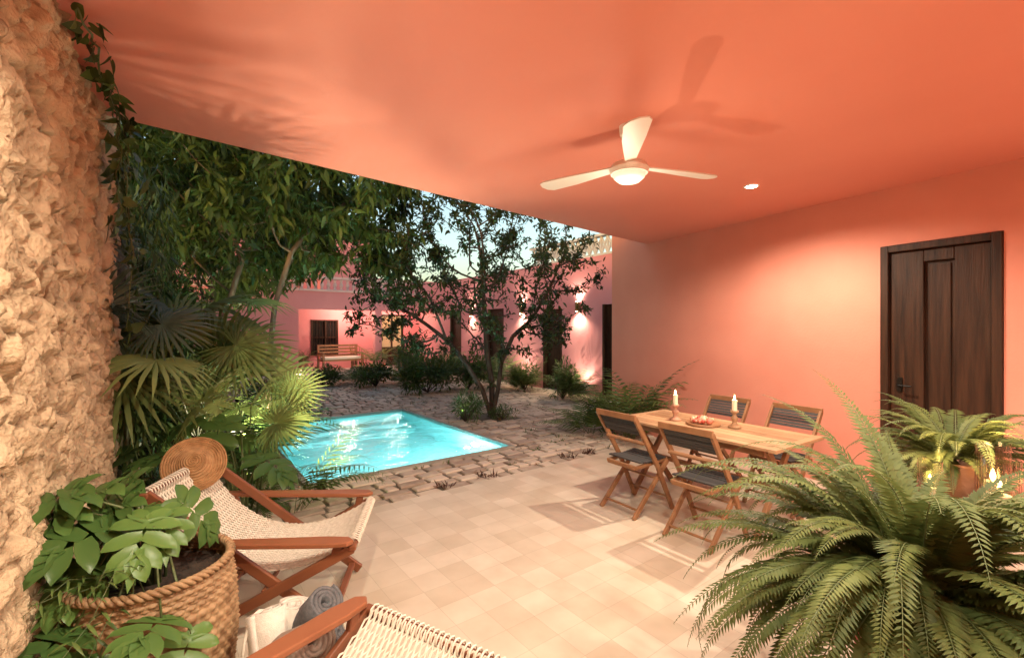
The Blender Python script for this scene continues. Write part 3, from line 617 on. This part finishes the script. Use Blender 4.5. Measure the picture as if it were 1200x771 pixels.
def chair(loc,rz):
    e=empty('folding_chair',(loc[0],loc[1],0),rz); mb=MB(); w=.22
    for s in(-1,1):
        mb.beam((s*w,-.27,.88),(s*w,.03,.42),.024,.042,t=.5,side=(1,0,0)); mb.beam((s*w,.03,.42),(s*w,.24,0),.024,.042,side=(1,0,0))
        mb.beam((s*(w-.028),.2,.45),(s*(w-.028),-.26,0),.024,.042,side=(1,0,0))
        mb.beam((s*(w-.055),-.2,.43),(s*(w-.055),.22,.455),.024,.03,side=(1,0,0))
    mb.span((-w-.01,-.29,.86),(w+.01,-.265,.91)); mb.beam((-w,-.155,.70-.05),(w,-.155,.65),.03,.02,side=(0,1,.6))
    mb.span((-w+.06,.2,.43),(w-.06,.235,.465)); mb.span((-w+.06,-.21,.41),(w-.06,-.18,.445))
    mb.tube([(-w,.185,.12),(w,.185,.12)],.011,8); mb.tube([(-w+.02,-.2,.07),(w-.02,-.2,.07)],.011,8); mb.tube([(-w,.06,.3),(w,.06,.3)],.009,8)
    mb.build('frame',M_teak,e,bevel=.003)
    mb=MB()
    for k in range(9):
        y=-.165+k*.04; mb.span((-w+.035,y,.452+.004*abs(k-4)),(w-.035,y+.037,.466+.004*abs(k-4)),t=random.random())
    for k in range(6):
        f=k/6; mb.beam((-w+.012,-.255+.095*f,.85-.15*f*1.0),(w-.012,-.255+.095*f,.85-.15*f),.006,.026,t=random.random(),side=(0,.85,.55))
    mb.build('webbing',M_black,e,bevel=.002)
Lx=Vector((.565,-.825)); Sx=Vector((.825,.565)); C0=Vector(TC)
def tp(a,b): return C0+Lx*a+Sx*b
chair(tp(-.38,-.56),TR); chair(tp(.33,-.58),TR+.04)
chair(tp(-.32,.62),TR+math.pi); chair(tp(.36,.6),TR+math.pi-.05)
def candle(a,b,h,w=.022):
    p=tp(a,b); e=empty('candlestick',(p[0],p[1],.752)); mb=MB()
    mb.lathe([(0,0),(.055,0),(.058,.012),(.03,.025),(.018,.05),(.03,.075),(.032,.09),(.015,.11),(.014,h*.5),(.035,h*.55),(.036,h*.62),(.0,h*.62)],n=24); mb.build('holder',M_terra2 if a<0 else M_ttop,e,smooth=True)
    mb=MB(); mb.lathe([(w,h*.62),(w,h),(w*.8,h+.003),(0,h-.004)],n=20); mb.build('candle',M_wax,e,smooth=False)
    mb=MB(); mb.lathe([(0,h),(.006,h+.01),(.008,h+.02),(.004,h+.038),(0,h+.05)],n=10); mb.build('flame',M_flame,e,smooth=True)
    lamp('candle_light','POINT',(0,0,h+.04),3,(1,.6,.28),.012,parent=e)
candle(-.34,-.03,.25); candle(.18,.12,.25)
p=tp(-.06,.0); sb=empty('serving_board',(p[0],p[1],.753)); mb=MB(); mb.lathe([(0,0),(.15,0),(.155,.008),(.15,.02),(0,.02)],n=32); mb.build('board',M_teak,sb)
mb=MB()
for k in range(34):
    r=random.random()**.6*.12; a=random.uniform(0,6.28); s=random.uniform(.014,.026); mb.lathe([(0,-s),(s*.7,-s*.7),(s,0),(s*.7,s*.7),(0,s)],(r*math.cos(a),r*math.sin(a),.02+s+.02*(1-r/.12)),8,t=random.random())
mb.build('fruit',noisy('fruit',(.45,.08,.05),(.75,.45,.3),20,.4,.1,usetint=True),sb,smooth=True)
# ============================================================ lounge chairs
def lounge(name,loc,rz):
    e=empty(name,(loc[0],loc[1],0),rz); W=.35; mb=MB()
    for s in(-1,1):
        y=s*W
        mb.beam((.47,y,.47),(-.42,y,.02),.028,.055); mb.beam((-.55,y-s*.03,.80),(.40,y-s*.03,.02),.028,.055)
        mb.beam((-.34,y,.30),(-.40,y,.56),.026,.04)
        out=[(-.50,-.025),(-.3,-.035),(.1,-.045),(.34,-.05),(.45,-.038),(.48,0),(.45,.038),(.34,.05),(.1,.04),(-.3,.03),(-.50,.025)]
        mb.prism(out,-.012,.014,M=Matrix.Rotation(R(3),3,'Y'),off=(0,y+s*.02,.535),t=.8)
        mb.beam((.38,y,.43),(.40,y,.515),.026,.045)
    mb.beam((.47,-W-.02,.475),(.47,W+.02,.475),.04,.03,side=(1,0,0)); mb.beam((-.55,-W,.80),(-.55,W,.80),.04,.03,side=(1,0,0))
    mb.beam((-.36,-W,.05),(-.36,W,.05),.04,.025,side=(1,0,0)); mb.beam((.35,-W,.06),(.35,W,.06),.04,.025,side=(1,0,0)); mb.beam((0.02,-W,.27),(.02,W,.27),.022,.022,side=(1,0,0))
    mb.build('frame',M_loung,e,bevel=.006)
    P=[Vector((-.55,0,.82)),Vector((-.40,0,.42)),Vector((.02,0,.20)),Vector((.47,0,.495))]
    def bz(t): return P[0]*(1-t)**3+P[1]*3*t*(1-t)**2+P[2]*3*t*t*(1-t)+P[3]*t**3
    mb=MB(); n=50; M=84
    for k in range(n):
        y0=-W+.035+(2*W-.07)*k/(n-1); pts=[]
        for i in range(M+1):
            t=i/M; p=bz(t); ph=(i//2+k)%2; narrow=1-.06*math.sin(math.pi*t)
            p.y=y0*narrow+(.0038 if ph else -.0038); p.z+= -.02*(1-(y0/W)**2)*math.sin(math.pi*t); p.z+=(.003 if i%2 else -.002)
            pts.append(p)
        mb.tube(pts,.0052,4,cap=False)
    for t in (.0,1.0):
        p=bz(t)
        for k in range(26):
            y=-W+.04+(2*W-.08)*k/25; pts=[(p.x+.028*math.cos(a),y,p.z-.015+.028*math.sin(a)) for a in [j*math.pi/4 for j in range(9)]]; mb.tube(pts,.0045,4,cap=False)
    mb.build('woven_sling',M_rope,e,smooth=True)
    return e
lounge('sling_chair',(-1.38,2.76),R(9))
lounge('sling_chair',(-.54,1.35),R(59.5))
hp=empty('straw_hat',(-1.93,2.80,.83)); mb=MB(); V=[];n=48;m=26
for i in range(m+1):
    r=.17*i/m+.001
    for k in range(n):
        a=2*math.pi*k/n; V.append((r*math.cos(a),r*math.sin(a),.07*math.exp(-(r/.085)**4)+.006*(i%2)+.006*math.sin(3*a)*r/.17))
mb.add(V,[(i*n+k,i*n+(k+1)%n,(i+1)*n+(k+1)%n,(i+1)*n+k) for i in range(m) for k in range(n)]); o=mb.build('weave',M_straw,hp,smooth=False); o.rotation_euler=(R(60),0,R(28))
def wicker(name_part,prof,rows,stk,amp,parent,mat):
    V=[];sub=5;n=stk*4
    zs=[p[1] for p in prof]; rs=[p[0] for p in prof]
    for j in range(rows*sub+1):
        f=j/(rows*sub); x=f*(len(prof)-1); a=min(int(x),len(prof)-2); t=x-a; r=rs[a]*(1-t)+rs[a+1]*t; z=zs[a]*(1-t)+zs[a+1]*t
        row=j//sub; w=math.sin(math.pi*(j%sub)/sub)
        for k in range(n):
            th=2*math.pi*k/n; q=r+amp*w*(.35+.65*math.cos(stk*th+math.pi*row))+ .25*amp*math.sin(row*3.1)
            V.append((q*math.cos(th),q*math.sin(th),z))
    F=[(j*n+k,j*n+(k+1)%n,(j+1)*n+(k+1)%n,(j+1)*n+k) for j in range(rows*sub) for k in range(n)]
    tt=np.repeat(rng.random(rows*sub+1),n)
    return np_mesh(name_part,V,F,mat,parent,tt,True)
PB=(-1.50,1.93)
pbk=empty('plant_basket',(PB[0],PB[1],0)); wicker('weave',[(.24,0),(.28,.15),(.30,.35),(.29,.55),(.27,.66)],30,44,.012,pbk,M_wick)
mb=MB(); 
for q in range(3):
    mb.tube([((.275+.012*math.sin(a*22+q*2.1))*math.cos(a),(.275+.012*math.sin(a*22+q*2.1))*math.sin(a),.665+.012*math.cos(a*22+q*2.1)) for a in [k*2*math.pi/150 for k in range(151)]],.009,6)
mb.build('rim',M_wick,pbk,smooth=True)
mb=MB(); mb.lathe([(0,.60),(.26,.60)],n=24); mb.build('soil_fill',M_soil,pbk)
e=empty('philodendron_plant',(PB[0],PB[1],.6)); fo=Fol()
for k in range(27):
    az=random.uniform(0,6.283); h=Vector((math.cos(az),math.sin(az),0))
    if h.x>.1 and random.random()<.6: h.x*=-1
    f=random.random(); zz=.08+.40*f; rr=.10+.24*random.random()
    if h.x>.1: rr*=.5; zz=min(zz,.3)
    if h.x*nx+h.y*ny<-.1: rr*=.75
    if k<8: zz=-.02-.1*(k%3); rr=.31; a_=R(-150+17*k); h=Vector((math.cos(a_),math.sin(a_),0))
    tip=h*rr+Vector((0,0,zz)); mid=tip*.5+Vector((0,0,.12 if k>=8 else .26))+rdir()*.03; fo.st.tube([h*.04,mid,tip],[.007,.006,.004],5)
    fo.add('lobed',tip,h*.8+Vector((-.2,-.35,random.uniform(-.7,-.05)))+rdir()*.3,Vector((.15,-.5,.9))+h*.4+rdir()*.25,random.uniform(.20,.30))
fo.build('leaves',G_phil,e)
e=empty('basket_trailing_plant',(PB[0],PB[1],.6)); fo=Fol()
for k in range(12):
    az=random.uniform(-2.8,-1.2); h=Vector((math.cos(az),math.sin(az),0)); L=random.uniform(.35,.55)
    frond(fo,h*.1,az,L,random.uniform(.5,1.2),random.uniform(1.8,3.0),9,.08,'narrow',start=.2,rad=.002)
fo.build('leaves',G_palm,e)
tk=empty('towel_basket',(-.93,1.98,0)); wicker('weave',[(.15,0),(.175,.1),(.18,.22),(.17,.3)],16,30,.008,tk,M_straw)
mb=MB()
for sx in(-1,1): mb.tube([(sx*.17,.10*math.cos(a),.29+.14*math.sin(a)) for a in [math.pi*k/14 for k in range(15)]],.007,6)
mb.build('handles',M_rope,tk,smooth=True)
def towel(c,d,r,L,mat):
    d=Vector(d).normalized(); a=d.cross(Vector((0,0,1))).normalized(); b=d.cross(a); V=[];F=[];n=76; turns=3.6
    for k in range(n+1):
        th=2*math.pi*turns*k/n; rr=r*(.12+.88*k/n)
        for s in(-1,-.33,.33,1):
            wob=1+.05*noise.noise(Vector((th,s*2,r*50))); V.append(Vector(c)+d*(s*L/2*(1+.02*math.sin(th*1.7)))+(a*math.cos(th)+b*math.sin(th))*rr*wob)
    F=[(k*4+s,k*4+s+1,(k+1)*4+s+1,(k+1)*4+s) for k in range(n) for s in range(3)]
    m=MB(); m.add(V,F); o=m.build('rolled_towel',mat,tk,smooth=True); q=o.modifiers.new('s','SOLIDIFY'); q.thickness=r*.2; q.offset=-1; 
towel((-.09,-.03,.31),(-.3,.3,1),.07,.28,M_tow3); towel((.05,-.09,.34),(.75,-.45,.5),.08,.26,M_tow1); towel((.04,.07,.37),(.6,-.3,.7),.07,.26,M_tow2); towel((-.06,.08,.29),(.1,.1,1),.065,.26,M_tow3); towel((.1,.02,.28),(.9,.2,.5),.06,.18,M_tow2)
# ============================================================ ferns right
fp=empty('fern_planter',(1.56,1.78,0)); mb=MB(); mb.lathe([(0,0),(.14,0),(.15,.02),(.19,.35),(.215,.62),(.23,.63),(.23,.67),(.205,.67),(.195,.6),(0,.6)],n=40); mb.build('pot',M_terra,fp,smooth=False)
fern('boston_fern',(1.56,1.78,.66),185,.94,.085,el=(-.05,1.5),bend=(1.0,2.4),npair=56,spread=.14,sx=.7)
cs=empty('console_table',(2.62,2.42,0),R(-30)); mb=MB(); mb.span((-.5,-.2,.66),(.5,.2,.70))
for sx in(-1,1):
    for sy in(-1,1): mb.span((sx*.48,sy*.18,0),(sx*.44,sy*.14,.66))
mb.span((-.44,-.17,.58),(.44,-.15,.66)); mb.span((-.44,.15,.58),(.44,.17,.66)); mb.build('frame',M_loung,cs,bevel=.004)
f2=empty('fern_pot',(2.44,2.55,.70)); mb=MB(); mb.lathe([(0,0),(.09,0),(.13,.06),(.145,.13),(.13,.20),(.14,.215),(.14,.23),(.12,.23),(.115,.2),(0,.2)],n=36); mb.build('pot',M_terra2,f2,smooth=True)
fern('boston_fern',(2.5,2.6,.92),85,.54,.06,el=(.1,1.4),bend=(1.2,2.3),npair=40)
for (x,y,h,r) in((2.30,2.17,.34,.07),(2.40,2.30,.38,.065),(2.14,2.36,.28,.05)):
    e=empty('candle_lantern',(x,y,.701)); mb=MB(); mb.lathe([(0,0),(r,0),(r,h),(r-.003,h),(r-.003,.004),(0,.004)],n=28); mb.build('glass',M_glass,e,smooth=False)
    mb=MB(); mb.lathe([(0,.005),(r*.55,.005),(r*.55,h*.5),(0,h*.5)],n=20); mb.build('candle',M_wax,e)
    mb=MB(); mb.lathe([(0,h*.5),(.009,h*.5+.012),(.012,h*.5+.028),(.006,h*.5+.055),(0,h*.5+.07)],n=10); mb.build('flame',M_flame,e,smooth=True)
    lamp('lantern_light','POINT',(0,0,h+.05),5,(1,.6,.28),.03,parent=e)
# ============================================================ world, sun, camera
w=bpy.data.worlds.new('World'); S.world=w; w.use_nodes=True; nt=w.node_tree; bg=nt.nodes['Background']
sk=nt.nodes.new('ShaderNodeTexSky'); sk.sky_type='NISHITA'; sk.sun_disc=False; sk.sun_elevation=R(4); sk.sun_rotation=R(200); sk.ozone_density=1.2; sk.dust_density=3.5
nt.links.new(sk.outputs[0],bg.inputs[0]); bg.inputs[1].default_value=.62
sun=lamp('sun','SUN',(0,0,20),.15,(1,.75,.55)); sun.data.angle=R(.5); az=R(200); el=R(4); dv=Vector((math.sin(az)*math.cos(el),math.cos(az)*math.cos(el),math.sin(el))); sun.rotation_euler=(-dv).to_track_quat('-Z','Y').to_euler()
cam=bpy.data.cameras.new('camera'); cam.lens=16.2; cam.sensor_width=36; cam.clip_end=500; cam.clip_start=.02
co=bpy.data.objects.new('camera',cam); co.location=(0,0,1.65); co.rotation_euler=(R(90),0,0); link(co); S.camera=co
S.view_settings.view_transform='Standard'; S.view_settings.look='None'; S.view_settings.exposure=0
